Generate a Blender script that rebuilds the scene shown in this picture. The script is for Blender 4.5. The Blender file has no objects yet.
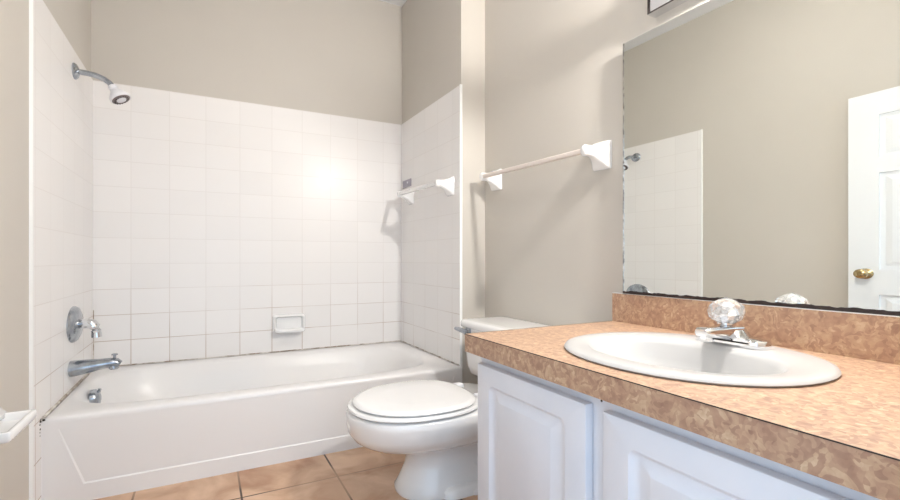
import bpy, bmesh, math, random
from math import pi, sin, cos, radians
from mathutils import Vector, Matrix
random.seed(4)
S = bpy.context.scene
C = S.collection

# ------------------------------------------------------------------ camera, world, lights, exposure
cam = bpy.data.objects.new('camera', bpy.data.cameras.new('camera'))
C.objects.link(cam)
cam.location = (0, 0, .785)
cam.rotation_euler = (pi/2, 0, -math.atan(245/463))
cam.data.sensor_width = 36
cam.data.lens = 463/900*36
cam.data.shift_y = 8.5/900
cam.data.clip_start = .02
S.camera = cam

w = bpy.data.worlds.new('daylight'); S.world = w; w.use_nodes = True
w.node_tree.nodes['Background'].inputs[0].default_value = (.60, .79, 1.0, 1)
w.node_tree.nodes['Background'].inputs[1].default_value = 1.75

S.view_settings.view_transform = 'Standard'
S.view_settings.look = 'None'
S.view_settings.gamma = 1
S.view_settings.use_curve_mapping = False
S.view_settings.exposure = 0.46
BULB = 1800.0        # vanity globes, emission strength
DOME = 13.0        # added fill dome under the ceiling, emission strength

# ------------------------------------------------------------------ material helpers
def mat(name, col, rough=.5, metal=0, coat=0, spec=.5):
    m = bpy.data.materials.new(name); m.use_nodes = True
    b = m.node_tree.nodes['Principled BSDF']
    b.inputs['Base Color'].default_value = (*col, 1)
    b.inputs['Roughness'].default_value = rough
    b.inputs['Metallic'].default_value = metal
    b.inputs['Coat Weight'].default_value = coat
    b.inputs['Coat Roughness'].default_value = .08
    b.inputs['Specular IOR Level'].default_value = spec
    return m
def s2l(r, g, b):
    f = lambda c: c/12.92 if c <= .04045 else ((c+.055)/1.055)**2.4
    return (f(r/255), f(g/255), f(b/255))
def nd(m, t, **kw):
    n = m.node_tree.nodes.new(t)
    for k, v in kw.items(): setattr(n, k, v)
    return n
def lk(m, a, b): m.node_tree.links.new(a, b)
def bsdf(m): return m.node_tree.nodes['Principled BSDF']
def mottle(m, c1, c2, scale, detail=3, lo=.35, hi=.65, bump=0, bscale=None, rough_var=None):
    tc = nd(m, 'ShaderNodeTexCoord'); n = nd(m, 'ShaderNodeTexNoise')
    n.inputs['Scale'].default_value = scale; n.inputs['Detail'].default_value = detail
    lk(m, tc.outputs['Object'], n.inputs['Vector'])
    r = nd(m, 'ShaderNodeValToRGB')
    r.color_ramp.elements[0].position = lo; r.color_ramp.elements[1].position = hi
    r.color_ramp.elements[0].color = (*c1, 1); r.color_ramp.elements[1].color = (*c2, 1)
    lk(m, n.outputs['Fac'], r.inputs['Fac']); lk(m, r.outputs['Color'], bsdf(m).inputs['Base Color'])
    if bump:
        n2 = nd(m, 'ShaderNodeTexNoise'); n2.inputs['Scale'].default_value = bscale or scale
        n2.inputs['Detail'].default_value = 4
        lk(m, tc.outputs['Object'], n2.inputs['Vector'])
        bp = nd(m, 'ShaderNodeBump'); bp.inputs['Strength'].default_value = bump
        bp.inputs['Distance'].default_value = .002
        lk(m, n2.outputs['Fac'], bp.inputs['Height']); lk(m, bp.outputs['Normal'], bsdf(m).inputs['Normal'])
    return m

WALLC = s2l(207, 200, 192)
M = {}
M['wall'] = mottle(mat('beige_paint', WALLC, .6), s2l(203, 197, 188), s2l(207, 201, 192), 1.4, bump=.15, bscale=160)
M['ceiling'] = mat('ceiling_paint', s2l(232, 232, 234), .8)
M['white_gloss'] = mat('white_porcelain', s2l(238, 237, 236), .12, coat=.5)
M['sink'] = mat('sink_porcelain', s2l(194, 193, 192), .25, coat=.1)
M['tub'] = mat('white_enamel', s2l(236, 234, 233), .28, coat=.15)
M['ceramic'] = mat('white_ceramic', s2l(244, 243, 242), .15, coat=.5)
M['cabinet'] = mottle(mat('white_cabinet_paint', s2l(225, 228, 236), .4), s2l(222, 226, 235), s2l(229, 231, 238), 6, bump=.1, bscale=60)
M['door'] = mat('white_door_paint', s2l(236, 238, 240), .35)
M['chrome'] = mat('chrome', (.78, .79, .81), .08, 1)
M['dull_chrome'] = mottle(mat('worn_chrome', (.5, .52, .55), .22, 1), (.30, .33, .37), (.50, .53, .57), 30)
M['brass'] = mat('brass', (.50, .39, .21), .2, 1)
M['dark'] = mat('dark_edge', s2l(42, 30, 28), .5)
M['black'] = mat('dark_gap', s2l(30, 28, 28), .6)
M['grey_plastic'] = mat('grey_plastic', s2l(165, 160, 172), .5)
M['face_grey'] = mat('spray_grey', s2l(120, 108, 108), .4)
M['plastic'] = mat('white_plastic', s2l(232, 232, 236), .3)
M['caulk'] = mottle(mat('aged_caulk', s2l(190, 180, 168), .7), s2l(165, 148, 132), s2l(226, 220, 213), 26, lo=.38, hi=.58)
M['mold'] = mat('mildew', s2l(45, 38, 34), .9)
M['bar'] = mat('pale_bar', s2l(233, 222, 213), .35)
M['mirror'] = mat('mirror_silver', (.885, .91, .885), .0, 1)
M['mirror_edge'] = mottle(mat('mirror_edge', (.7, .7, .7), .2, 1), (.35, .35, .35), (.95, .95, .95), 60)
M['trim_white'] = mat('white_trim', s2l(240, 240, 238), .35)
M['wood'] = mat('door_stop', s2l(236, 236, 236), .4)

g = mat('crystal', (1, 1, 1), .03); bsdf(g).inputs['Transmission Weight'].default_value = .80
bsdf(g).inputs['IOR'].default_value = 1.46; M['crystal'] = g

def emit(name, col, st):
    m = bpy.data.materials.new(name); m.use_nodes = True
    b = bsdf(m); b.inputs['Emission Color'].default_value = (*col, 1); b.inputs['Emission Strength'].default_value = st
    b.inputs['Base Color'].default_value = (.9, .9, .9, 1)
    return m
M['bulb'] = emit('warm_globe', (1, .97, .93), BULB)
M['dome'] = emit('fill_dome_glow', (1, .97, .93), DOME)

M['dead_bulb'] = mat('frosted_glass', (.8, .8, .78), .3)
def tile_mat(name, axes, ox, oy, tw, th, grout, tiles, rough, mortar=.0016, stain=None, bump=.2):
    """stack-bonded tiles with a procedural brick pattern in object (= world) coordinates"""
    m = mat(name, tiles[0], rough, coat=.05, spec=.35)
    tc = nd(m, 'ShaderNodeTexCoord'); sp = nd(m, 'ShaderNodeSeparateXYZ'); cb = nd(m, 'ShaderNodeCombineXYZ')
    lk(m, tc.outputs['Object'], sp.inputs[0])
    for i, (ax, off) in enumerate(zip(axes, (ox, oy))):
        a = nd(m, 'ShaderNodeMath', operation='SUBTRACT'); a.inputs[1].default_value = off - 40*(tw, th)[i]
        lk(m, sp.outputs[ax], a.inputs[0]); lk(m, a.outputs[0], cb.inputs[i])
    br = nd(m, 'ShaderNodeTexBrick', offset=0.0, squash=1.0)
    br.inputs['Scale'].default_value = 1; br.inputs['Brick Width'].default_value = tw; br.inputs['Row Height'].default_value = th
    br.inputs['Mortar Size'].default_value = mortar; br.inputs['Mortar Smooth'].default_value = .3
    br.inputs['Color1'].default_value = (*tiles[0], 1); br.inputs['Color2'].default_value = (*tiles[1], 1)
    br.inputs['Mortar'].default_value = (*grout, 1)
    lk(m, cb.outputs[0], br.inputs['Vector'])
    col = br.outputs['Color']
    no = nd(m, 'ShaderNodeTexNoise'); lk(m, tc.outputs['Object'], no.inputs['Vector'])
    if stain:
        stc, nscale, lo, hi, zlo, zhi = stain     # grout darkened by age, mostly in the low courses
        no.inputs['Scale'].default_value = nscale
        mr = nd(m, 'ShaderNodeMapRange'); mr.inputs[1].default_value = lo; mr.inputs[2].default_value = hi
        lk(m, no.outputs['Fac'], mr.inputs[0])
        mz = nd(m, 'ShaderNodeMapRange'); mz.inputs[1].default_value = zhi; mz.inputs[2].default_value = zlo
        lk(m, sp.outputs['Z'], mz.inputs[0])
        mu = nd(m, 'ShaderNodeMath', operation='MULTIPLY'); lk(m, mr.outputs[0], mu.inputs[0]); lk(m, mz.outputs[0], mu.inputs[1])
        mx = nd(m, 'ShaderNodeMix', data_type='RGBA')
        mx.inputs['A'].default_value = (*grout, 1); mx.inputs['B'].default_value = (*stc, 1)
        lk(m, mu.outputs[0], mx.inputs['Factor']); lk(m, mx.outputs['Result'], br.inputs['Mortar'])
    lk(m, col, bsdf(m).inputs['Base Color'])
    bp = nd(m, 'ShaderNodeBump', invert=True); bp.inputs['Strength'].default_value = bump; bp.inputs['Distance'].default_value = .0015
    lk(m, br.outputs['Fac'], bp.inputs['Height']); lk(m, bp.outputs['Normal'], bsdf(m).inputs['Normal'])
    return m
TW, TH, TZ = .1562, .1195, .2835
tc_ = (s2l(243, 240, 238), s2l(240, 237, 235))
stn = (s2l(176, 152, 132), 3.2, .36, .62, .30, .75)
M['tile_back'] = tile_mat('white_tile_back', 'XZ', -.3085, TZ, TW, TH, s2l(233, 229, 226), tc_, .32, stain=stn)
M['tile_side'] = tile_mat('white_tile_side', 'YZ', 1.82, TZ, TW, TH, s2l(233, 229, 226), tc_, .30, stain=stn)

def floor_mat():
    m = tile_mat('tan_floor_tile', 'XY', .1065, 1.663, .3155, .3155, s2l(70, 46, 34), (s2l(206, 168, 138), s2l(198, 160, 130)), .32, mortar=.0038, bump=.4, stain=(s2l(170, 138, 110), 2.6, .44, .56, -1, -2))
    br = [n for n in m.node_tree.nodes if n.type == 'TEX_BRICK'][0]
    tc = [n for n in m.node_tree.nodes if n.type == 'TEX_COORD'][0]
    no = nd(m, 'ShaderNodeTexNoise'); no.inputs['Scale'].default_value = 7; no.inputs['Detail'].default_value = 5
    no.inputs['Distortion'].default_value = .6
    lk(m, tc.outputs['Object'], no.inputs['Vector'])
    for k, (a, b) in enumerate(((s2l(166, 122, 92), s2l(216, 182, 152)), (s2l(182, 140, 108), s2l(220, 188, 160)))):
        r = nd(m, 'ShaderNodeValToRGB'); r.color_ramp.elements[0].position = .3; r.color_ramp.elements[1].position = .68
        r.color_ramp.elements[0].color = (*a, 1); r.color_ramp.elements[1].color = (*b, 1)
        lk(m, no.outputs['Fac'], r.inputs['Fac']); lk(m, r.outputs['Color'], br.inputs['Color%d' % (k+1)])
    return m
M['floor'] = floor_mat()

def laminate():
    m = mat('mottled_laminate', s2l(205, 165, 130), .42, spec=.5)
    tc = nd(m, 'ShaderNodeTexCoord')
    n0 = nd(m, 'ShaderNodeTexNoise'); n0.inputs['Scale'].default_value = 30; lk(m, tc.outputs['Object'], n0.inputs['Vector'])
    mixv = nd(m, 'ShaderNodeMix', data_type='VECTOR'); mixv.inputs['Factor'].default_value = .06
    lk(m, tc.outputs['Object'], mixv.inputs[4]); lk(m, n0.outputs['Color'], mixv.inputs[5])
    v = nd(m, 'ShaderNodeTexVoronoi'); v.inputs['Scale'].default_value = 122
    lk(m, mixv.outputs[1], v.inputs['Vector'])
    n1 = nd(m, 'ShaderNodeTexNoise'); n1.inputs['Scale'].default_value = 60; n1.inputs['Detail'].default_value = 4
    lk(m, tc.outputs['Object'], n1.inputs['Vector'])
    sp = nd(m, 'ShaderNodeSeparateColor'); lk(m, v.outputs['Color'], sp.inputs[0])
    hv = nd(m, 'ShaderNodeMath', operation='MULTIPLY_ADD'); hv.inputs[1].default_value = .55; hv.inputs[2].default_value = .22; lk(m, sp.outputs[0], hv.inputs[0])
    ad = nd(m, 'ShaderNodeMath', operation='ADD'); lk(m, hv.outputs[0], ad.inputs[0]); lk(m, n1.outputs['Fac'], ad.inputs[1])
    hf = nd(m, 'ShaderNodeMath', operation='MULTIPLY'); hf.inputs[1].default_value = .5; lk(m, ad.outputs[0], hf.inputs[0])
    r = nd(m, 'ShaderNodeValToRGB'); e = r.color_ramp.elements
    e[0].position = .26; e[0].color = (*s2l(152, 117, 98), 1)
    e[1].position = .74; e[1].color = (*s2l(214, 190, 160), 1)
    x = e.new(.42); x.color = (*s2l(173, 138, 115), 1)
    x = e.new(.60); x.color = (*s2l(193, 161, 132), 1)
    lk(m, hf.outputs[0], r.inputs['Fac']); lk(m, r.outputs['Color'], bsdf(m).inputs['Base Color'])
    return m
M['laminate'] = laminate()

# ------------------------------------------------------------------ mesh helpers
def finish(name, bm, m, parent=None, smooth=40, bevel=0, seg=2):
    if bevel:
        bm.normal_update()
        es = [e for e in bm.edges if len(e.link_faces) == 2 and e.calc_face_angle(0) > radians(35)]
        bmesh.ops.bevel(bm, geom=es, offset=bevel, segments=seg, profile=.5, affect='EDGES', clamp_overlap=True)
    bmesh.ops.recalc_face_normals(bm, faces=bm.faces)
    me = bpy.data.meshes.new(name); bm.to_mesh(me); bm.free()
    ms = m if isinstance(m, (list, tuple)) else [m]
    for x in ms: me.materials.append(x)
    if smooth:
        for p in me.polygons: p.use_smooth = True
        me.set_sharp_from_angle(angle=radians(smooth))
    o = bpy.data.objects.new(name, me); C.objects.link(o)
    if parent: attach(o, parent)
    return o
def attach(o, p):
    o.parent = p
    o.matrix_parent_inverse = world_of(p).inverted()
def world_of(o):
    mt = Matrix.LocRotScale(o.location, o.rotation_euler, o.scale)
    if o.parent: mt = world_of(o.parent) @ o.matrix_parent_inverse @ mt
    return mt
def box(bm, x0, x1, y0, y1, z0, z1):
    v = [bm.verts.new(p) for p in ((x0,y0,z0),(x1,y0,z0),(x1,y1,z0),(x0,y1,z0),(x0,y0,z1),(x1,y0,z1),(x1,y1,z1),(x0,y1,z1))]
    for f in ((0,1,2,3),(4,5,6,7),(0,1,5,4),(1,2,6,5),(2,3,7,6),(3,0,4,7)): bm.faces.new([v[i] for i in f])
    return v
def loft(bm, rings, cap0=True, cap1=True, closed=True, mi=0):
    rs = [[bm.verts.new(p) for p in r] for r in rings]
    n = len(rs[0])
    for a, b in zip(rs, rs[1:]):
        for i in range(n if closed else n-1):
            j = (i+1) % n
            bm.faces.new((a[i], a[j], b[j], b[i])).material_index = mi
    if cap0: bm.faces.new(rs[0]).material_index = mi
    if cap1: bm.faces.new(rs[-1]).material_index = mi
    return rs
def frame_of(d):
    d = Vector(d).normalized(); up = Vector((0,0,1)) if abs(d.z) < .95 else Vector((0,1,0))
    u = d.cross(up).normalized(); v = u.cross(d).normalized()
    return d, u, v
def lathe(bm, base, axis, prof, n=32, sz=1.0):
    """prof = [(distance along axis, radius)]; sz squashes heights"""
    d, u, v = frame_of(axis); base = Vector(base)
    rings = []
    for t, r in prof:
        ring = []
        for k in range(n):
            a = 2*pi*k/n; o = (u*cos(a)+v*sin(a))*r
            o.z *= sz
            ring.append(base + d*t + o)
        rings.append(ring)
    return loft(bm, rings)
def tube(bm, pts, rad, n=16, sz=1.0, cap=True):
    pts = [Vector(p) for p in pts]
    rads = rad if isinstance(rad, (list, tuple)) else [rad]*len(pts)
    rings = []
    for i, p in enumerate(pts):
        d = (pts[min(i+1, len(pts)-1)] - pts[max(i-1, 0)])
        d, u, v = frame_of(d)
        rings.append([p + (u*cos(2*pi*k/n) + v*sin(2*pi*k/n)*sz)*rads[i] for k in range(n)])
    return loft(bm, rings, cap, cap)
def rrect(w, h, r, n=5):
    """rounded rectangle outline centred on 0, as (a, b) pairs"""
    out = []
    r = min(r, w/2-1e-5, h/2-1e-5)
    for cx, cy, a0 in ((w/2-r, h/2-r, 0), (-w/2+r, h/2-r, pi/2), (-w/2+r, -h/2+r, pi), (w/2-r, -h/2+r, 1.5*pi)):
        for k in range(n+1):
            a = a0 + pi/2*k/n
            out.append((cx + r*cos(a), cy + r*sin(a)))
    return out
def polar_rect(cx, cy, x0, x1, y0, y1, angs):
    out = []
    for a in angs:
        c, s = cos(a), sin(a); t = 1e9
        if c > 1e-9: t = min(t, (x1-cx)/c)
        if c < -1e-9: t = min(t, (x0-cx)/c)
        if s > 1e-9: t = min(t, (y1-cy)/s)
        if s < -1e-9: t = min(t, (y0-cy)/s)
        out.append((cx+c*t, cy+s*t))
    return out
def polar_super(cx, cy, a, b, n, angs, ox=0, oy=0):
    out = []
    for t in angs:
        r = (abs(cos(t)/a)**n + abs(sin(t)/b)**n)**(-1/n)
        out.append((cx+ox+r*cos(t), cy+oy+r*sin(t)))
    return out
def ring_angles(cx, cy, x0, x1, y0, y1, n=72):
    an = [2*pi*k/n for k in range(n)]
    for x in (x0, x1):
        for y in (y0, y1): an.append(math.atan2(y-cy, x-cx) % (2*pi))
    return sorted(set(round(a, 6) for a in an))
def Z(pts, z): return [(x, y, z) for x, y in pts]

def thing(name, label, cat, loc, group=None):
    o = bpy.data.objects.new(name, None); C.objects.link(o); o.location = loc; o.empty_display_size = .05
    return tag(o, label, cat, group)
def tag(o, label, cat, group=None):
    o['label'] = label; o['category'] = cat
    if group: o['group'] = group
    return o
def struct(o, label=None, cat=None):
    o['kind'] = 'structure'
    if label: o['label'] = label
    if cat: o['category'] = cat
    return o

# ------------------------------------------------------------------ room shell
XL, YB, XA, YJ, XM, CE, YN = -.46, 2.64, 1.065, 1.90, 1.197, 2.325, .15
T = .10
def slab(name, *b, m='wall', label=None, cat=None):
    bm = bmesh.new(); box(bm, *b); return struct(finish(name, bm, M[m], smooth=0), label, cat)
slab('floor', XL-T, XM+T, -.9, YB+T, -.08, 0, m='floor', label='tan square floor tiles with dark grout lines', cat='floor')
slab('ceiling', XL-T, XM+T, YN-.12, YB+T, CE, CE+.08, m='ceiling', label='white painted ceiling above the beige walls', cat='ceiling')
slab('wall_back', XL-T, XM+T, YB, YB+T, 0, CE, label='beige wall behind the bathtub, tiled on its lower part', cat='wall')
slab('wall_left', XL-T, XL, YN-.12, YB, 0, CE, label='beige wall on the left with the shower fittings', cat='wall')
bm = bmesh.new()                                              # right wall: alcove end, jog and mirror wall in one body
pl = [(XM, YN-.12), (XM, YJ), (XA, YJ), (XA, YB), (XM+T, YB), (XM+T, YN-.12)]
loft(bm, [Z(pl, 0), Z(pl, CE)])
struct(finish('wall_right', bm, M['wall'], smooth=0), 'beige wall on the right with the mirror, stepping in at the bathtub', 'wall')
bm = bmesh.new()                                              # near wall with the doorway the photograph is taken from
DX0, DX1, DH = -.33, .57, 1.575
box(bm, XL, DX0, YN-.12, YN, 0, CE); box(bm, DX1, XM, YN-.12, YN, 0, CE); box(bm, DX0, DX1, YN-.12, YN, DH, CE)
struct(finish('wall_front', bm, M['wall'], smooth=0), 'beige wall with the open doorway opposite the bathtub', 'wall')

# tile surround, one slab on each wall
TT = .008; TTOP = 1.600
def tiles(name, b, m, label, nose=None):
    bm = bmesh.new(); box(bm, *b)
    o = struct(finish(name, bm, M[m], smooth=0), label, 'tiles')
    if nose:
        bm = bmesh.new()
        prof = [(0, 0), (TT+.0005, 0), (TT+.0005, .006), (TT*.6, .010), (0, .011)]
        x, sx, y = nose
        loft(bm, [[(x+sx*a, y-b_, z) for a, b_ in prof] for z in (0, TTOP+.002)])
        finish('bullnose_edge', bm, M['trim_white'], o)
    return o
tiles('trim_1', (XL+TT, XA-TT, YB-TT, YB, 0, TTOP), 'tile_back', 'white square tiles on the wall behind the bathtub')
tiles('trim_2', (XL, XL+TT, 1.802, YB, 0, TTOP), 'tile_side', 'white square tiles on the left wall under the shower arm', (XL, 1, 1.802))
tiles('trim_3', (XA-TT, XA, YJ, YB, 0, TTOP), 'tile_side', 'white square tiles on the right end of the bathtub alcove', None)
bm = bmesh.new(); box(bm, XA-TT-.002, XA+.004, YJ-.006, YJ, 0, TTOP+.003)
struct(finish('trim_4', bm, M['trim_white'], bevel=.002), 'thin white edge strip of the tiles beside the toilet', 'trim')

# ------------------------------------------------------------------ bathtub
tub = thing('bathtub', 'long white bathtub built in along the tiled back wall', 'bathtub', ((XL+XA)/2, 2.26, 0))
x0, x1, y0, y1, RZ = XL+TT, XA-TT, 1.875, YB-TT, .283
cx, cy = (x0+x1)/2, (y0+y1)/2+.012
an = ring_angles(cx, cy, x0, x1, y0, y1, 96)
R = lambda d, z: Z(polar_rect(cx, cy, x0+d, x1-d, y0+d, y1-d, an), z)
SP = lambda a, b, n, z, ox=0: Z(polar_super(cx, cy, a, b, n, an, ox), z)
bm = bmesh.new()
ha, hb = (x1-x0)/2, (y1-y0)/2
def rounded_rect_ring(d, z, dz=0): return [(x, y, z) for x, y, _ in R(d, z)]
rings = [R(0, .262), R(0, RZ-.010), R(.004, RZ-.003), R(.012, RZ),
         SP(ha-.050, hb-.055, 4.5, RZ-.001, -.018), SP(ha-.060, hb-.066, 4.2, RZ-.006, -.020), SP(ha-.068, hb-.075, 4.0, RZ-.020, -.022),
         SP(ha-.092, hb-.098, 3.8, .20, -.020), SP(ha-.125, hb-.118, 3.6, .12, -.01), SP(ha-.165, hb-.14, 3.4, .075),
         SP(ha-.24, hb-.18, 3.0, .056), SP(ha-.5, hb-.3, 2.4, .05)]
loft(bm, rings, cap0=False)
finish('tub_basin', bm, M['tub'], tub, smooth=50)
bm = bmesh.new()                                                # apron with a shallow pressed panel and a foot skirt
ax0, ax1 = x0, x1
o_ = lambda y: [(ax0, y, 0), (ax1, y, 0), (ax1, y, .2625), (ax0, y, .2625)]
q = lambda e, yb, yt: [(ax0+.105+e, yb, .057+e), (ax1-.105-e, yb, .057+e), (ax1-.04-e, yt, .245), (ax0+.04+e, yt, .245)]
loft(bm, [o_(y0+.03), o_(y0), q(0, y0, y0), q(.004, y0+.004, y0+.0001)])
finish('apron', bm, M['tub'], tub, smooth=20)
bm = bmesh.new()
lathe(bm, (XL+.066, 2.265, .236), (1, 0, .12), [(0, .042), (.016, .042), (.024, .036), (.028, .02)], 28, .76)
ov = finish('overflow_plate', bm, M['dull_chrome'], tub)
ov['label'] = 'chrome overflow plate'
bm = bmesh.new(); lathe(bm, (XL+.090, 2.262, .258), (.3, 0, 1), [(0, .005), (.010, .005), (.013, .007), (.015, .003)], 12)
finish('trip_lever', bm, M['dull_chrome'], ov)

# aged caulk where tub meets tile, with mildew at the front corner
bm = bmesh.new()
tube(bm, [(XL+TT+.003, 1.885, RZ+.002), (XL+TT+.003, y1-.003, RZ+.002)], .0045, 8)
struct(finish('trim_5', bm, M['caulk']), 'stained caulk line between the bathtub and the left tiles', 'caulk')
bm = bmesh.new()
tube(bm, [(XL+TT+.003, y1-.002, RZ+.002), (x1-.003, y1-.002, RZ+.002)], .003, 8)
tube(bm, [(x1-.003, 1.91, RZ+.002), (x1-.003, y1-.003, RZ+.002)], .003, 8)
tube(bm, [(XL+TT+.002, YB-TT-.002, RZ), (XL+TT+.002, YB-TT-.002, .55)], .002, 8)
struct(finish('trim_6', bm, M['caulk']), 'stained caulk line between the bathtub and the back and right tiles', 'caulk')
bm = bmesh.new()
for dy, dz, r in ((0, 0, .010), (-.004, -.012, .006), (.006, .006, .007), (-.001, -.03, .007), (-.004, -.042, .004), (.008, -.004, .006), (-.003, -.055, .003)):
    lathe(bm, (XL+TT-.001, 1.864+dy*.8, RZ+dz*.8-.004), (1, 0, 0), [(0, r*.62), (.002, r*.5)], 9, .8)
for dx, dz, r in ((.006, -.002, .004),):
    lathe(bm, (XL+TT+dx, 1.8755, RZ+dz-.002), (0, -1, 0), [(0, r), (.002, r*.7)], 9, .8)
tag(finish('mildew_spot', bm, M['mold']), 'small black mildew spots on the left tiles at the bathtub corner', 'mildew')

# ------------------------------------------------------------------ shower and bath fittings on the left wall
XT = XL+TT
sh = thing('wall_shower', 'white shower head on a curved chrome arm high on the left tiled wall', 'shower', (XT, 2.285, 1.517))
bm = bmesh.new(); lathe(bm, (XT, 2.285, 1.517), (1, 0, 0), [(0, .038), (.004, .038), (.010, .032), (.016, .017)], 32, .8)
finish('flange', bm, M['dull_chrome'], sh)
bm = bmesh.new()
A = [(XT+.01, 1.517), (XT+.04, 1.516), (XT+.07, 1.512), (XT+.095, 1.503), (XT+.112, 1.491), (XT+.124, 1.477)]
tube(bm, [(x, 2.285, z) for x, z in A], .0105, 16)
finish('shower_arm', bm, M['dull_chrome'], sh)
hd = Vector((.47, -.16, -.78)).normalized(); hb_ = Vector((XT+.120, 2.285, 1.481))
bm = bmesh.new(); lathe(bm, hb_, hd, [(0, .012), (.004, .016), (.016, .017), (.020, .014), (.024, .017), (.034, .026), (.050, .036), (.056, .038), (.064, .037)], 36, .9)
finish('head_body', bm, M['plastic'], sh)
bm = bmesh.new()
lathe(bm, hb_+hd*.0635, hd, [(0, .034), (.002, .033), (.003, .031)], 36, .9)
fc = finish('spray_face', bm, M['face_grey'], sh); fc['label'] = 'grey spray face'
bm = bmesh.new(); lathe(bm, hb_+hd*.066, hd, [(0, .018), (.003, .017), (.004, .010)], 28, .9)
finish('spray_disc', bm, M['plastic'], fc)
bm = bmesh.new()
_, u_, v_ = frame_of(hd)
for k in range(16):
    a = 2*pi*k/16
    lathe(bm, hb_+hd*.0663+(u_*cos(a)+v_*sin(a))*.025, hd, [(0, .0024), (.003, .002)], 8)
finish('spray_nozzles', bm, M['black'], fc)

va = thing('shower_valve', 'round chrome shower control with curved lever on the left tiles above the spout', 'shower valve', (XT, 2.27, .530))
bm = bmesh.new(); lathe(bm, (XT, 2.27, .530), (1, 0, 0), [(0, .100), (.004, .100), (.012, .092), (.020, .068), (.024, .034)], 44, .70)
finish('escutcheon', bm, M['dull_chrome'], va)
bm = bmesh.new()
tube(bm, [(XT+.02, 2.27, .530), (XT+.045, 2.27, .530)], .019, 20, .8)
finish('valve_stem', bm, M['dull_chrome'], va)
bm = bmesh.new()
tube(bm, [(XT+.030, 2.27, .530), (XT+.046, 2.27, .530), (XT+.060, 2.269, .526), (XT+.069, 2.267, .516), (XT+.073, 2.265, .502), (XT+.074, 2.264, .490)],
     [.022, .023, .022, .020, .017, .015], 20, .9)
finish('lever', bm, M['chrome'], va)
bm = bmesh.new()
tube(bm, [(XT+.074, 2.264, .494), (XT+.075, 2.264, .476)], [.0165, .018], 20)
finish('lever_tip', bm, M['chrome'], va)

sp = thing('tub_spout', 'chrome bathtub spout low on the left tiles above the tub', 'tub spout', (XT, 2.225, .36))
bm = bmesh.new()
P = [(0, .358, .038), (.012, .359, .038), (.05, .362, .034), (.09, .366, .027), (.125, .369, .024), (.146, .368, .021), (.156, .361, .016)]
tube(bm, [(XT+x, 2.225, z) for x, z, r in ((x_, z_+.008, r_) for x_, z_, r_ in P)], [r for x, z, r in P], 24, .78)
lathe(bm, (XT+.135, 2.225, .373), (0, 0, -1), [(0, .016), (.018, .017), (.022, .013)], 20)
finish('spout_body', bm, M['dull_chrome'], sp)
bm = bmesh.new(); lathe(bm, (XT+.138, 2.225, .392), (0, 0, 1), [(0, .005), (.012, .005), (.014, .011), (.018, .011), (.020, .006)], 14)
finish('diverter_knob', bm, M['dull_chrome'], sp)

# ------------------------------------------------------------------ soap dish on the back tiles
sd = thing('soap_dish', 'white ceramic soap dish set in the tiles behind the bathtub', 'soap dish', (.403, YB-TT, .43))
bm = bmesh.new()
Wd, Hd = .168, .094; yw = YB-TT
def rr(w_, h_, r, y, zc=.437): return [(.403+a, y, zc+b) for a, b in rrect(w_, h_, r)]
loft(bm, [rr(Wd, Hd, .012, yw), rr(Wd, Hd, .014, yw-.012), rr(Wd-.010, Hd-.008, .014, yw-.022), rr(Wd-.024, Hd-.020, .012, yw-.024),
          rr(Wd-.034, Hd-.030, .010, yw-.016), rr(Wd-.040, Hd-.036, .010, yw-.004)])
finish('dish_frame', bm, M['ceramic'], sd, smooth=60)
bm = bmesh.new()
lp = rrect(Wd-.012, .060, .024)
cen = lambda s, z: [(.403+a*s, yw-.034+b*s, z) for a, b in lp]
loft(bm, [cen(.90, .391), cen(.98, .394), cen(1, .400), cen(1, .407), cen(.97, .409), cen(.90, .402), cen(.8, .400)])
finish('dish_lip', bm, M['ceramic'], sd, smooth=60)

# ------------------------------------------------------------------ towel bars
def bracket(bm, p, n, t, hw, hh, L, dz=0):
    """flared ceramic post: p on the wall, n outward, t along the bar"""
    p, n, t = Vector(p), Vector(n), Vector(t); zz = Vector((0,0,1))
    sec = [(0, 1, 1, 0), (.006, 1, 1, 0), (.012, .93, .93, 0), (.022, .74, .74, .002), (.034, .56, .58, .005), (.048, .43, .46, .008), (.062, .37, .40, .010), (.076, .36, .39, .010), (L-.004, .36, .38, .010), (L, .28, .30, .010)]
    rings = []
    for d, a, b, up in sec:
        r = rrect(2*hw*a, 2*hh*b, .006+.010*(1-a), 4)
        rings.append([p + n*d + t*u + zz*(v+up) for u, v in r])
    loft(bm, rings)
def towel_bar(name, label, pa, pb, n, hw, hh, L, rod_d, mrod, r=.0095):
    pa, pb, n = Vector(pa), Vector(pb), Vector(n)
    t = (pb-pa).normalized()
    o = thing(name, label, 'towel bar', (pa+pb)/2)
    for p in (pa, pb):
        bm = bmesh.new(); bracket(bm, p, n, t, hw, hh, L); finish('bracket', bm, M['ceramic'], o, smooth=50)
    bm = bmesh.new()
    z = Vector((0,0,.010)); q0, q1 = pa+n*rod_d+z+t*.012, pb+n*rod_d+z-t*.012
    zz = Vector((0,0,1))
    loft(bm, [[q + n*a + zz*b for a, b in rrect(2*r, 1.7*r, .003, 3)] for q in (q0, q1)])
    finish('rod', bm, M[mrod], o, smooth=40)
    return o
towel_bar('towel_bar', 'pale towel bar between two white ceramic posts on the beige wall above the toilet',
          (XM, 1.150, 1.134), (XM, 1.795, 1.148), (-1, 0, 0), .040, .048, .090, .078, 'bar')
towel_bar('towel_bar', 'white towel bar with ceramic posts on the right end tiles of the bathtub alcove',
          (XA-TT, 1.985, 1.135), (XA-TT, 2.47, 1.143), (-1, 0, 0), .036, .045, .085, .074, 'ceramic')
bm = bmesh.new(); box(bm, XA-TT-.004, XA-TT, 2.475, 2.60, 1.206, 1.250)
pt = finish('adhesive_plate', bm, M['grey_plastic'], bevel=.0015)
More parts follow.
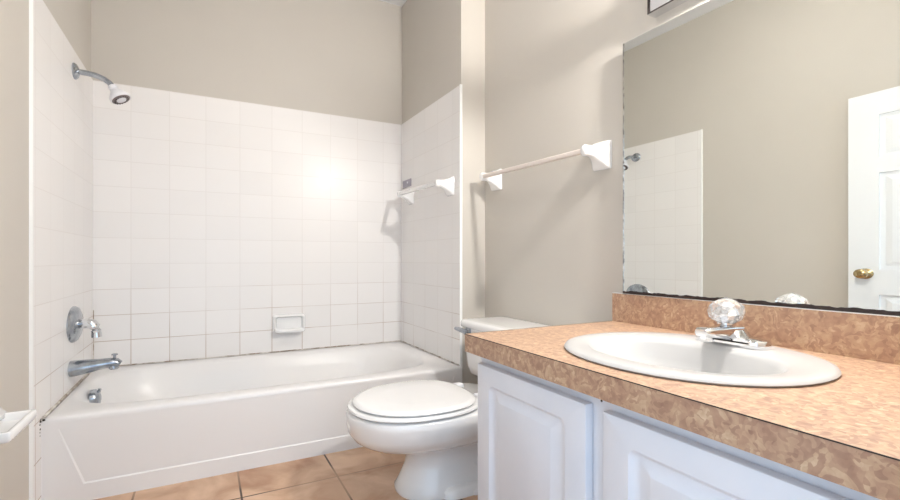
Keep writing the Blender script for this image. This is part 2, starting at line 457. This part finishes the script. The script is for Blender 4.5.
tag(pt, 'small grey square plate on the tiles above the alcove towel bar', 'wall plate')
bm = bmesh.new(); lathe(bm, (XA-TT-.004, 2.525, 1.232), (-1, 0, 0), [(0, .007), (.002, .005)], 12)
finish('plate_screw', bm, M['plastic'], pt)

# ------------------------------------------------------------------ ceramic tray holder on the beige left wall
th = thing('ceramic_holder', 'white ceramic tray holder on the beige left wall in front of the tiles', 'wall holder', (XL, 1.40, .41))
bm = bmesh.new()
prof = [(0, .355), (.004, .488), (.010, .488), (.016, .464), (.024, .444), (.034, .426), (.042, .419), (.042, .408), (.018, .404), (.014, .380), (.009, .355)]
loft(bm, [[(XL+a, y, z) for a, z in prof] for y in (1.29, 1.475)])
finish('backplate', bm, M['ceramic'], th, bevel=.002)
bm = bmesh.new()
pl_ = lambda a, z, r: [(XL+.055+u, 1.3825+v, z) for u, v in rrect(.086-2*a, .176-2*a, r)]
loft(bm, [pl_(.012, .3935, .004), pl_(.003, .396, .005), pl_(0, .402, .005), pl_(0, .4165, .005), pl_(.0015, .4185, .005), pl_(.0085, .4185, .004), pl_(.0105, .416, .004), pl_(.014, .401, .004), pl_(.022, .399, .004)])
finish('tray', bm, M['ceramic'], th, smooth=50)

# ------------------------------------------------------------------ toilet
to = thing('toilet', 'white toilet with closed lid between the bathtub and the vanity cabinet', 'toilet', (.80, 1.455, 0))
TY = 1.455
def egg(cx_, af, ab, b, n, z, nb=None, N=64):
    out = []
    if z > .28: z -= .004
    for k in range(N):
        t = 2*pi*k/N; c, s = cos(t), sin(t)
        a = ab if c > 0 else af; nn = (nb or n) if c > 0 else n
        r = (abs(c/a)**nn + abs(s/b)**nn)**(-1/nn) if c > 0 else (abs(c/a)**n + abs(s/b)**n)**(-1/n)
        out.append((cx_+r*c, TY+r*s, z))
    return out
bm = bmesh.new()
loft(bm, [egg(.76, .190, .28, .118, 2.4, 0, 3.5), egg(.76, .192, .28, .119, 2.4, .012, 3.5), egg(.76, .176, .27, .108, 2.3, .040, 3.2), egg(.755, .152, .265, .094, 2.2, .085, 3),
          egg(.745, .138, .26, .089, 2.1, .125, 2.8), egg(.73, .150, .26, .096, 2.1, .150, 2.8), egg(.70, .185, .28, .120, 2.1, .165, 2.8),
          egg(.67, .215, .31, .150, 2.1, .180, 2.8), egg(.655, .230, .325, .172, 2.1, .200, 2.8), egg(.645, .238, .34, .186, 2.1, .225, 3),
          egg(.64, .236, .345, .191, 2.1, .262, 3.2), egg(.64, .236, .345, .192, 2.1, .284, 3.4), egg(.64, .231, .34, .187, 2.1, .2915, 3.4)])
finish('bowl', bm, M['white_gloss'], to, smooth=60)
bm = bmesh.new()                                                 # trapway bulge low on the near side
tube(bm, [(.80, TY-.062, .070), (.85, TY-.066, .090), (.90, TY-.066, .085), (.95, TY-.066, .045), (.955, TY-.066, .004)], [.030, .036, .040, .040, .040], 18)
finish('trapway', bm, M['white_gloss'], to)
bm = bmesh.new()
loft(bm, [[(.86+a, TY+b, z) for a, b in rrect(.36-2*d, .27-2*d, .05, 6)] for z, d in ((0, 0), (.022, .002), (.032, .012), (.036, .03))])
finish('foot', bm, M['white_gloss'], to, smooth=60)
for sy in (-1, 1):
    bm = bmesh.new(); lathe(bm, (.80, TY+sy*.124, 0), (0, 0, 1), [(0, .016), (.012, .015), (.018, .008)], 16); finish('bolt_cap', bm, M['plastic'], to)
bm = bmesh.new()
loft(bm, [egg(.645, .234, .20, .190, 2.15, .2960, 2.6), egg(.645, .238, .205, .194, 2.15, .3005, 2.6), egg(.645, .236, .203, .192, 2.15, .3065, 2.6), egg(.645, .226, .195, .183, 2.15, .3085, 2.6)])
finish('seat', bm, M['white_gloss'], to, smooth=60)
bm = bmesh.new()
loft(bm, [egg(.65, .224, .178, .185, 2.15, .3125, 2.6), egg(.65, .226, .180, .187, 2.15, .316, 2.6), egg(.65, .222, .176, .183, 2.15, .3215, 2.6), egg(.65, .203, .163, .166, 2.2, .3245, 2.6), egg(.65, .12, .10, .10, 2.2, .3255, 2.6)])
finish('lid', bm, M['white_gloss'], to, smooth=60)
for z0_, z1_ in ((.287, .2922), (.304, .3088)):                  # rubber bumpers under seat and lid
    for dx, dy in ((.50, -.10), (.50, .10), (.77, -.12), (.77, .12)):
        bm = bmesh.new(); lathe(bm, (dx, TY+dy, z0_), (0, 0, 1), [(0, .009), (z1_-z0_, .009)], 12); finish('bumper', bm, M['black'], to)
for sy in (-1, 1):
    bm = bmesh.new()
    box(bm, .828, .862, TY+sy*.075-.015, TY+sy*.075+.015, .286, .314); finish('hinge', bm, M['plastic'], to, bevel=.006, seg=3)
bm = bmesh.new()
TX0, TX1 = .970, 1.180
def tk(dx, dy, z, r): return [((TX0+TX1)/2+a, 1.482+b, z) for a, b in rrect(TX1-TX0-2*dx, .486-2*dy, r*.62, 7)]
loft(bm, [tk(.035, .045, .2905, .03), tk(.018, .025, .305, .04), tk(.010, .014, .335, .045), tk(.004, .006, .40, .05), tk(0, 0, .470, .05), tk(0, 0, .4955, .05)])
finish('tank', bm, M['white_gloss'], to, smooth=60)
bm = bmesh.new()
loft(bm, [tk(-.006, -.006, .496, .05), tk(-.012, -.012, .4995, .055), tk(-.013, -.013, .5145, .056), tk(-.009, -.009, .5245, .054), tk(.002, .002, .528, .05), tk(.03, .03, .529, .04)])
finish('tank_lid', bm, M['white_gloss'], to, smooth=60)
bm = bmesh.new()
lathe(bm, (TX0+.001, 1.668, .480), (-1, 0, 0), [(0, .021), (.007, .021), (.012, .014), (.020, .012)], 20)
lv = finish('flush_lever', bm, M['dull_chrome'], to)
bm = bmesh.new(); tube(bm, [(TX0-.016, 1.655, .480), (TX0-.020, 1.69, .484), (TX0-.022, 1.715, .486), (TX0-.021, 1.742, .486)], [.011, .010, .009, .007], 12)
finish('lever_handle', bm, M['dull_chrome'], lv)

# ------------------------------------------------------------------ vanity cabinet
VX0, VY0, VY1, VT = .658, YN+.004, 1.062, .530
van = thing('vanity_cabinet', 'white painted vanity cabinet with raised panel doors under the countertop', 'cabinet', (.92, .6, 0))
def vb(name, *b, m='cabinet', bev=.0015):
    bm = bmesh.new(); box(bm, *b); return finish(name, bm, M[m], van, bevel=bev)
vb('side_panel', VX0+.020, XM-.003, VY1-.018, VY1, 0, VT)
vb('side_panel', VX0+.020, XM-.003, VY0, VY0+.018, 0, VT)
vb('cabinet_floor', VX0+.020, XM-.004, VY0+.018, VY1-.018, .070, .085)
vb('toe_kick', VX0+.060, VX0+.075, VY0+.018, VY1-.018, 0, .070)
bm = bmesh.new()
for b in ((VY1-.045, VY1, .065, VT), (.590, .680, .065, VT), (VY0, VY0+.05, .065, VT), (VY0+.05, .590, .475, VT), (.680, VY1-.045, .475, VT), (VY0+.05, .590, .065, .11), (.680, VY1-.045, .065, .11)):
    box(bm, VX0, VX0+.0195, b[0], b[1], b[2], b[3])
ff = finish('face_frame', bm, M['cabinet'], van)
bm = bmesh.new()
lathe(bm, (VX0, .635, .518), (-1, 0, 0), [(0, .0026), (.0008, .0022)], 10)
box(bm, VX0-.0006, VX0, .6342, .6358, .518, .526)
finish('nail_hole', bm, M['dark'], ff)
def cab_door(y0_, y1_, z0_, z1_):
    bm = bmesh.new()
    cy_, cz_ = (y0_+y1_)/2, (z0_+z1_)/2; w_, h_ = y1_-y0_, z1_-z0_
    xb = VX0-.002; D = .018
    q = lambda dw, dh, r, d: [(xb-d, cy_+a, cz_+b) for a, b in rrect(w_-2*dw, h_-2*dh, r, 5)]
    loft(bm, [q(0, 0, .001, 0), q(0, 0, .001, D-.004), q(.0015, .0012, .001, D-.001), q(.004, .003, .001, D),
              q(.058, .046, .016, D), q(.062, .0490, .015, D-.004), q(.070, .0545, .012, D-.0085), q(.078, .060, .008, D-.0085),
              q(.100, .076, .004, D-.001), q(.103, .078, .003, D)])
    return finish('cabinet_door', bm, M['cabinet'], van, smooth=30)
d1 = cab_door(.656, 1.052, .090, .508)
d2 = cab_door(.200, .614, .090, .508)
for d_, ys in ((d1, 1.053), (d2, .199)):
    for z in (.15, .44):
        bm = bmesh.new(); tube(bm, [(VX0-.006, ys, z-.014), (VX0-.006, ys, z+.014)], .0035, 10); finish('hinge', bm, M['brass'], d_)

# ------------------------------------------------------------------ countertop with sink cut-out
CT = .581; CX0, CX1, CY0, CY1 = .622, XM-.001, YN+.002, 1.090
SX, SY = .895, .634
SA, SB = .230, .256            # half depth (x) and half width (y) of the sink rim
ct = thing('countertop', 'tan mottled laminate countertop with backsplash over the vanity cabinet', 'countertop', ((CX0+CX1)/2, .6, CT-.045))
bm = bmesh.new()
an = ring_angles(SX, SY, CX0, CX1, CY0, CY1, 80)
hole = polar_super(SX, SY, SA-.018, SB-.018, 2.1, an)
out = polar_rect(SX, SY, CX0, CX1, CY0, CY1, an)
rs = loft(bm, [Z(hole, CT-.047), Z(out, CT-.047), Z(out, CT), Z(hole, CT)], False, False)
n_ = len(an)
for i in range(n_):
    j = (i+1) % n_; bm.faces.new((rs[3][i], rs[3][j], rs[0][j], rs[0][i]))
finish('counter_slab', bm, M['laminate'], ct, smooth=20)
bm = bmesh.new(); box(bm, XM-.020, XM-.001, CY0, CY1, CT+.0005, .672); finish('backsplash', bm, M['laminate'], ct, smooth=0)
bm = bmesh.new(); box(bm, XM-.0205, XM-.001, CY0, CY1, .672, .6735)
x = finish('backsplash_cap', bm, M['trim_white'], ct, smooth=0)
bm = bmesh.new(); box(bm, CX0-.0008, CX0+.0005, CY0, CY1, CT-.0012, CT+.0004)
box(bm, CX0, CX1-.02, CY1-.0005, CY1+.0008, CT-.0012, CT+.0004)
x = finish('laminate_seam', bm, M['dark'], ct, smooth=0); x['label'] = 'dark seam line along the front edge'

# ------------------------------------------------------------------ sink
sk = thing('sink', 'white oval drop-in sink set in the tan countertop', 'sink', (SX, SY, CT))
bm = bmesh.new()
an = [2*pi*k/80 for k in range(80)]
E_ = lambda a, b, z, ox=0: Z(polar_super(SX, SY, a, b, 2.1, an, ox), CT+z)
loft(bm, [E_(SA-.022, SB-.022, -.012), E_(SA-.022, SB-.022, .0006), E_(SA-.003, SB-.003, .0006), E_(SA, SB, .004), E_(SA-.003, SB-.003, .0085), E_(SA-.010, SB-.010, .0105),
          E_(SA-.034, SB-.026, .0105, -.010), E_(.150, .204, .0095, -.026), E_(.143, .196, .006, -.026), E_(.136, .188, -.004, -.026),
          E_(.124, .172, -.035, -.023), E_(.104, .142, -.070, -.018), E_(.068, .090, -.092, -.008), E_(.018, .018, -.098, 0)], cap0=False)
finish('basin', bm, M['sink'], sk, smooth=60)
bm = bmesh.new(); lathe(bm, (SX, SY, CT-.098), (0, 0, 1), [(0, .024), (.003, .022), (.0035, .012), (.001, .010)], 24)
finish('drain', bm, M['chrome'], sk)

# ------------------------------------------------------------------ faucet
FX, FY, FZ = 1.056, .630, CT+.0107
fa = thing('faucet', 'chrome centreset faucet with one clear crystal ball knob at the back of the sink', 'faucet', (FX, FY, FZ))
bm = bmesh.new()
q = lambda w_, h_, r, z: [(FX+a, FY+b, FZ+z) for a, b in rrect(w_, h_, r, 7)]
loft(bm, [q(.054, .158, .026, 0), q(.056, .160, .027, .002), q(.056, .160, .027, .012), q(.050, .154, .024, .017), q(.034, .12, .016, .020)])
finish('base', bm, M['chrome'], fa)
bm = bmesh.new()                                                  # central body rising from the wings, spout running out over the basin
yz = [(-.066, .010), (-.034, .022), (-.022, .036), (.022, .036), (.034, .022), (.066, .010)]
loft(bm, [[(FX+.024, FY+y*.9, FZ+z*.9) for y, z in yz], [(FX+.016, FY+y, FZ+z) for y, z in yz], [(FX-.022, FY+y, FZ+z) for y, z in yz], [(FX-.028, FY+y*.92, FZ+z*.9) for y, z in yz]])
spp = [(.012, .024, .024, .016), (-.02, .026, .023, .016), (-.05, .029, .020, .013), (-.085, .032, .0185, .0105), (-.104, .033, .0175, .0095), (-.110, .033, .014, .007)]
loft(bm, [[(FX+x, FY+a, FZ+z+b) for a, b in rrect(2*hw, 2*hh, .006, 4)] for x, z, hw, hh in spp])
lathe(bm, (FX-.092, FY, FZ+.028), (0, 0, -1), [(0, .0145), (.014, .0145), (.016, .011)], 20)
finish('spout', bm, M['chrome'], fa, bevel=0)
KX_ = FX-.020
bm = bmesh.new(); lathe(bm, (KX_, FY, FZ+.030), (0, 0, 1), [(0, .022), (.006, .022), (.009, .014), (.013, .012), (.016, .019), (.020, .019)], 28)
finish('stem', bm, M['chrome'], fa)
bm = bmesh.new()
bmesh.ops.create_icosphere(bm, subdivisions=2, radius=1)
for v in bm.verts:
    k = 1 + (.05 if len(v.link_edges) == 5 else -.02)
    v.co = Vector((v.co.x*.038*k, v.co.y*.038*k, v.co.z*.031*k)) + Vector((KX_, FY, FZ+.074))
kn = finish('crystal_knob', bm, M['crystal'], fa, smooth=0); kn['label'] = 'clear faceted knob'
bm = bmesh.new(); lathe(bm, (KX_, FY, FZ+.046), (0, 0, 1), [(0, .012), (.010, .016), (.022, .020), (.034, .014), (.042, .004)], 9)
finish('knob_core', bm, M['chrome'], kn, smooth=0)

# ------------------------------------------------------------------ mirror
MY1, MY0, MZ0, MZ1, MT = 1.043, YN+.015, .680, 1.466, .008
mi = thing('mirror', 'large frameless wall mirror above the backsplash, dark along its bottom edge', 'mirror', (XM, MY0, MZ0))
bm = bmesh.new(); box(bm, XM-MT, XM, MY0, MY1, MZ0, MZ1)
bm.faces.ensure_lookup_table(); bm.normal_update()
for f in bm.faces: f.material_index = 0 if f.calc_center_median().x < XM-MT+1e-4 else 1
finish('mirror_glass', bm, [M['mirror'], M['mirror_edge']], mi, smooth=0)
bm = bmesh.new()                                                  # ragged desilvered band at the bottom
top, bot = [], []
n_ = 130
for k in range(n_+1):
    y = MY0 + (MY1-MY0)*k/n_
    h = .002 + .0015*sin(k*.7)*sin(k*.23+1) + random.uniform(0, .002)
    top.append((y, MZ0+h)); bot.append((y, .6742))
pts = bot + top[::-1]
for a in range(n_):
    v = [bm.verts.new((XM-MT-.0008, *p)) for p in (bot[a], bot[a+1], top[a+1], top[a])]
    bm.faces.new(v)
bmesh.ops.remove_doubles(bm, verts=bm.verts, dist=1e-5)
r_ = bmesh.ops.extrude_face_region(bm, geom=bm.faces[:])
for v in r_['geom']:
    if isinstance(v, bmesh.types.BMVert): v.co.x = XM-MT
x = finish('desilvered_edge', bm, M['dark'], mi, smooth=0); x['label'] = 'dark ragged bottom edge'
bm = bmesh.new()
for k in range(60):
    z = MZ0 + (MZ1-MZ0)*k/60
    box(bm, XM-MT-.0006, XM-MT, MY1-.002-random.uniform(0, .0035), MY1, z, z+(MZ1-MZ0)/60)
x = finish('bright_edge', bm, M['mirror_edge'], mi, smooth=0); x['label'] = 'silvery ragged left edge'

mi.location = (XM-.003, MY0, MZ0); mi.rotation_euler = (0, 0, .015)     # the mirror stands off the wall a little at its far end

# ------------------------------------------------------------------ vanity light bar
LY0, LY1, LZ0, LZ1, LXF = .33, .940, 1.508, 1.620, XM-.036
vl = thing('vanity_light', 'chrome strip light with small bulbs on the wall above the mirror', 'wall light', (XM, .65, LZ0))
bm = bmesh.new(); box(bm, LXF, XM, LY0, LY1, LZ0, LZ1); finish('light_bar', bm, M['chrome'], vl, bevel=.002)
bm = bmesh.new()
for b in ((LY0, LY1, LZ0, LZ0+.004), (LY0, LY1, LZ1-.004, LZ1), (LY0, LY0+.004, LZ0+.004, LZ1-.004), (LY1-.004, LY1, LZ0+.004, LZ1-.004)):
    box(bm, LXF-.0015, LXF, *b)
finish('dark_rim', bm, M['dark'], vl, smooth=0)
AX = Vector((-1, 0, .13)).normalized()
for k in range(4):
    y = LY1-.075-k*.153
    b0 = Vector((LXF, y, 1.564))
    bm = bmesh.new(); lathe(bm, b0, AX, [(-.004, .030), (.034, .030), (.042, .024), (.052, .018)], 20); so = finish('bulb_socket', bm, M['chrome'], vl)
    bm = bmesh.new(); lathe(bm, b0, AX, [(.050, .011), (.062, .0115), (.074, .015), (.086, .0165), (.097, .0145), (.105, .008), (.108, .003)], 20)
    bu = finish('small_bulb', bm, M['bulb'] if k == 2 else M['dead_bulb'], so)
    if k == 2: bu['label'] = 'lit bulb'

# ------------------------------------------------------------------ unseen dome added under the ceiling as soft fill light
cl = thing('ceiling_fill', 'round white dome added out of view under the ceiling as fill light', 'fill light', (.30, 1.2, CE))
bm = bmesh.new(); lathe(bm, (.30, 1.2, CE), (0, 0, -1), [(0, .15), (.012, .15), (.018, .14)], 36); finish('fill_base', bm, M['trim_white'], cl)
bm = bmesh.new(); lathe(bm, (.30, 1.2, CE-.018), (0, 0, -1), [(0, .13), (.02, .125), (.04, .10), (.055, .06), (.06, .02)], 36); finish('fill_dome', bm, M['dome'], cl)

# ------------------------------------------------------------------ entry door standing open, seen in the mirror
DW, DHH, DT = .852, 1.545, .034
dr = thing('entry_door', 'white panelled door standing open along the left wall, reflected in the mirror', 'door', (0, 0, 0))
bm = bmesh.new()
# local: x along the door from hinge, y thickness, z up
st, zs = .115, [.0, .17, .62, .735, 1.175, 1.245, 1.44, DHH]
box(bm, 0, st, 0, DT, .008, DHH); box(bm, DW-st, DW, 0, DT, .008, DHH); box(bm, DW/2-.05, DW/2+.05, 0, DT, .008, DHH)
for a, b in ((.008, .17), (.62, .735), (1.175, 1.245), (1.44, DHH)):
    box(bm, st, DW/2-.05, 0, DT, a, b); box(bm, DW/2+.05, DW-st, 0, DT, a, b)
for xa, xb in ((st, DW/2-.05), (DW/2+.05, DW-st)):
    for za, zb in ((.17, .62), (.735, 1.175), (1.245, 1.44)):
        box(bm, xa, xb, .010, DT-.010, za, zb)
        for s, y_in, y_out in ((1, DT-.010, DT-.003), (-1, .010, .003)):
            R0 = [(xa+.02, za+.016), (xb-.02, za+.016), (xb-.02, zb-.016), (xa+.02, zb-.016)]
            R1 = [(xa+.045, za+.035), (xb-.045, za+.035), (xb-.045, zb-.035), (xa+.045, zb-.035)]
            loft(bm, [[(u, y_in, v) for u, v in R0], [(u, y_out, v) for u, v in R1]], cap0=False)
finish('door_panel', bm, M['door'], dr, smooth=0)
KX, KZ = DW-.066, .715
for s, yb in ((1, DT), (-1, 0)):
    f_ = .72 if s > 0 else 1
    bm = bmesh.new(); lathe(bm, (KX, yb, KZ), (0, s, 0), [(t_*f_, r_) for t_, r_ in ((0, .030), (.004, .030), (.010, .014), (.024, .012), (.030, .020), (.042, .027), (.052, .026), (.058, .018), (.060, .010), (.0585, .009))], 28, .8)
    finish('door_knob', bm, M['brass'], dr)
bm = bmesh.new(); box(bm, DW-.0005, DW+.002, DT/2-.011, DT/2+.011, KZ-.025, KZ+.025); finish('latch_plate', bm, M['brass'], dr)
dr.location = (-.315, .165, 0)
dr.rotation_euler = (0, 0, math.atan2(.90, -.050))
# doorway lining
bm = bmesh.new()
box(bm, DX0, DX0+.015, YN-.12, YN+.012, 0, DH); box(bm, DX1-.015, DX1, YN-.12, YN+.012, 0, DH); box(bm, DX0+.015, DX1-.015, YN-.12, YN+.012, DH-.015, DH)
struct(finish('door_1', bm, M['trim_white'], smooth=0), 'white lining of the open doorway', 'door frame')
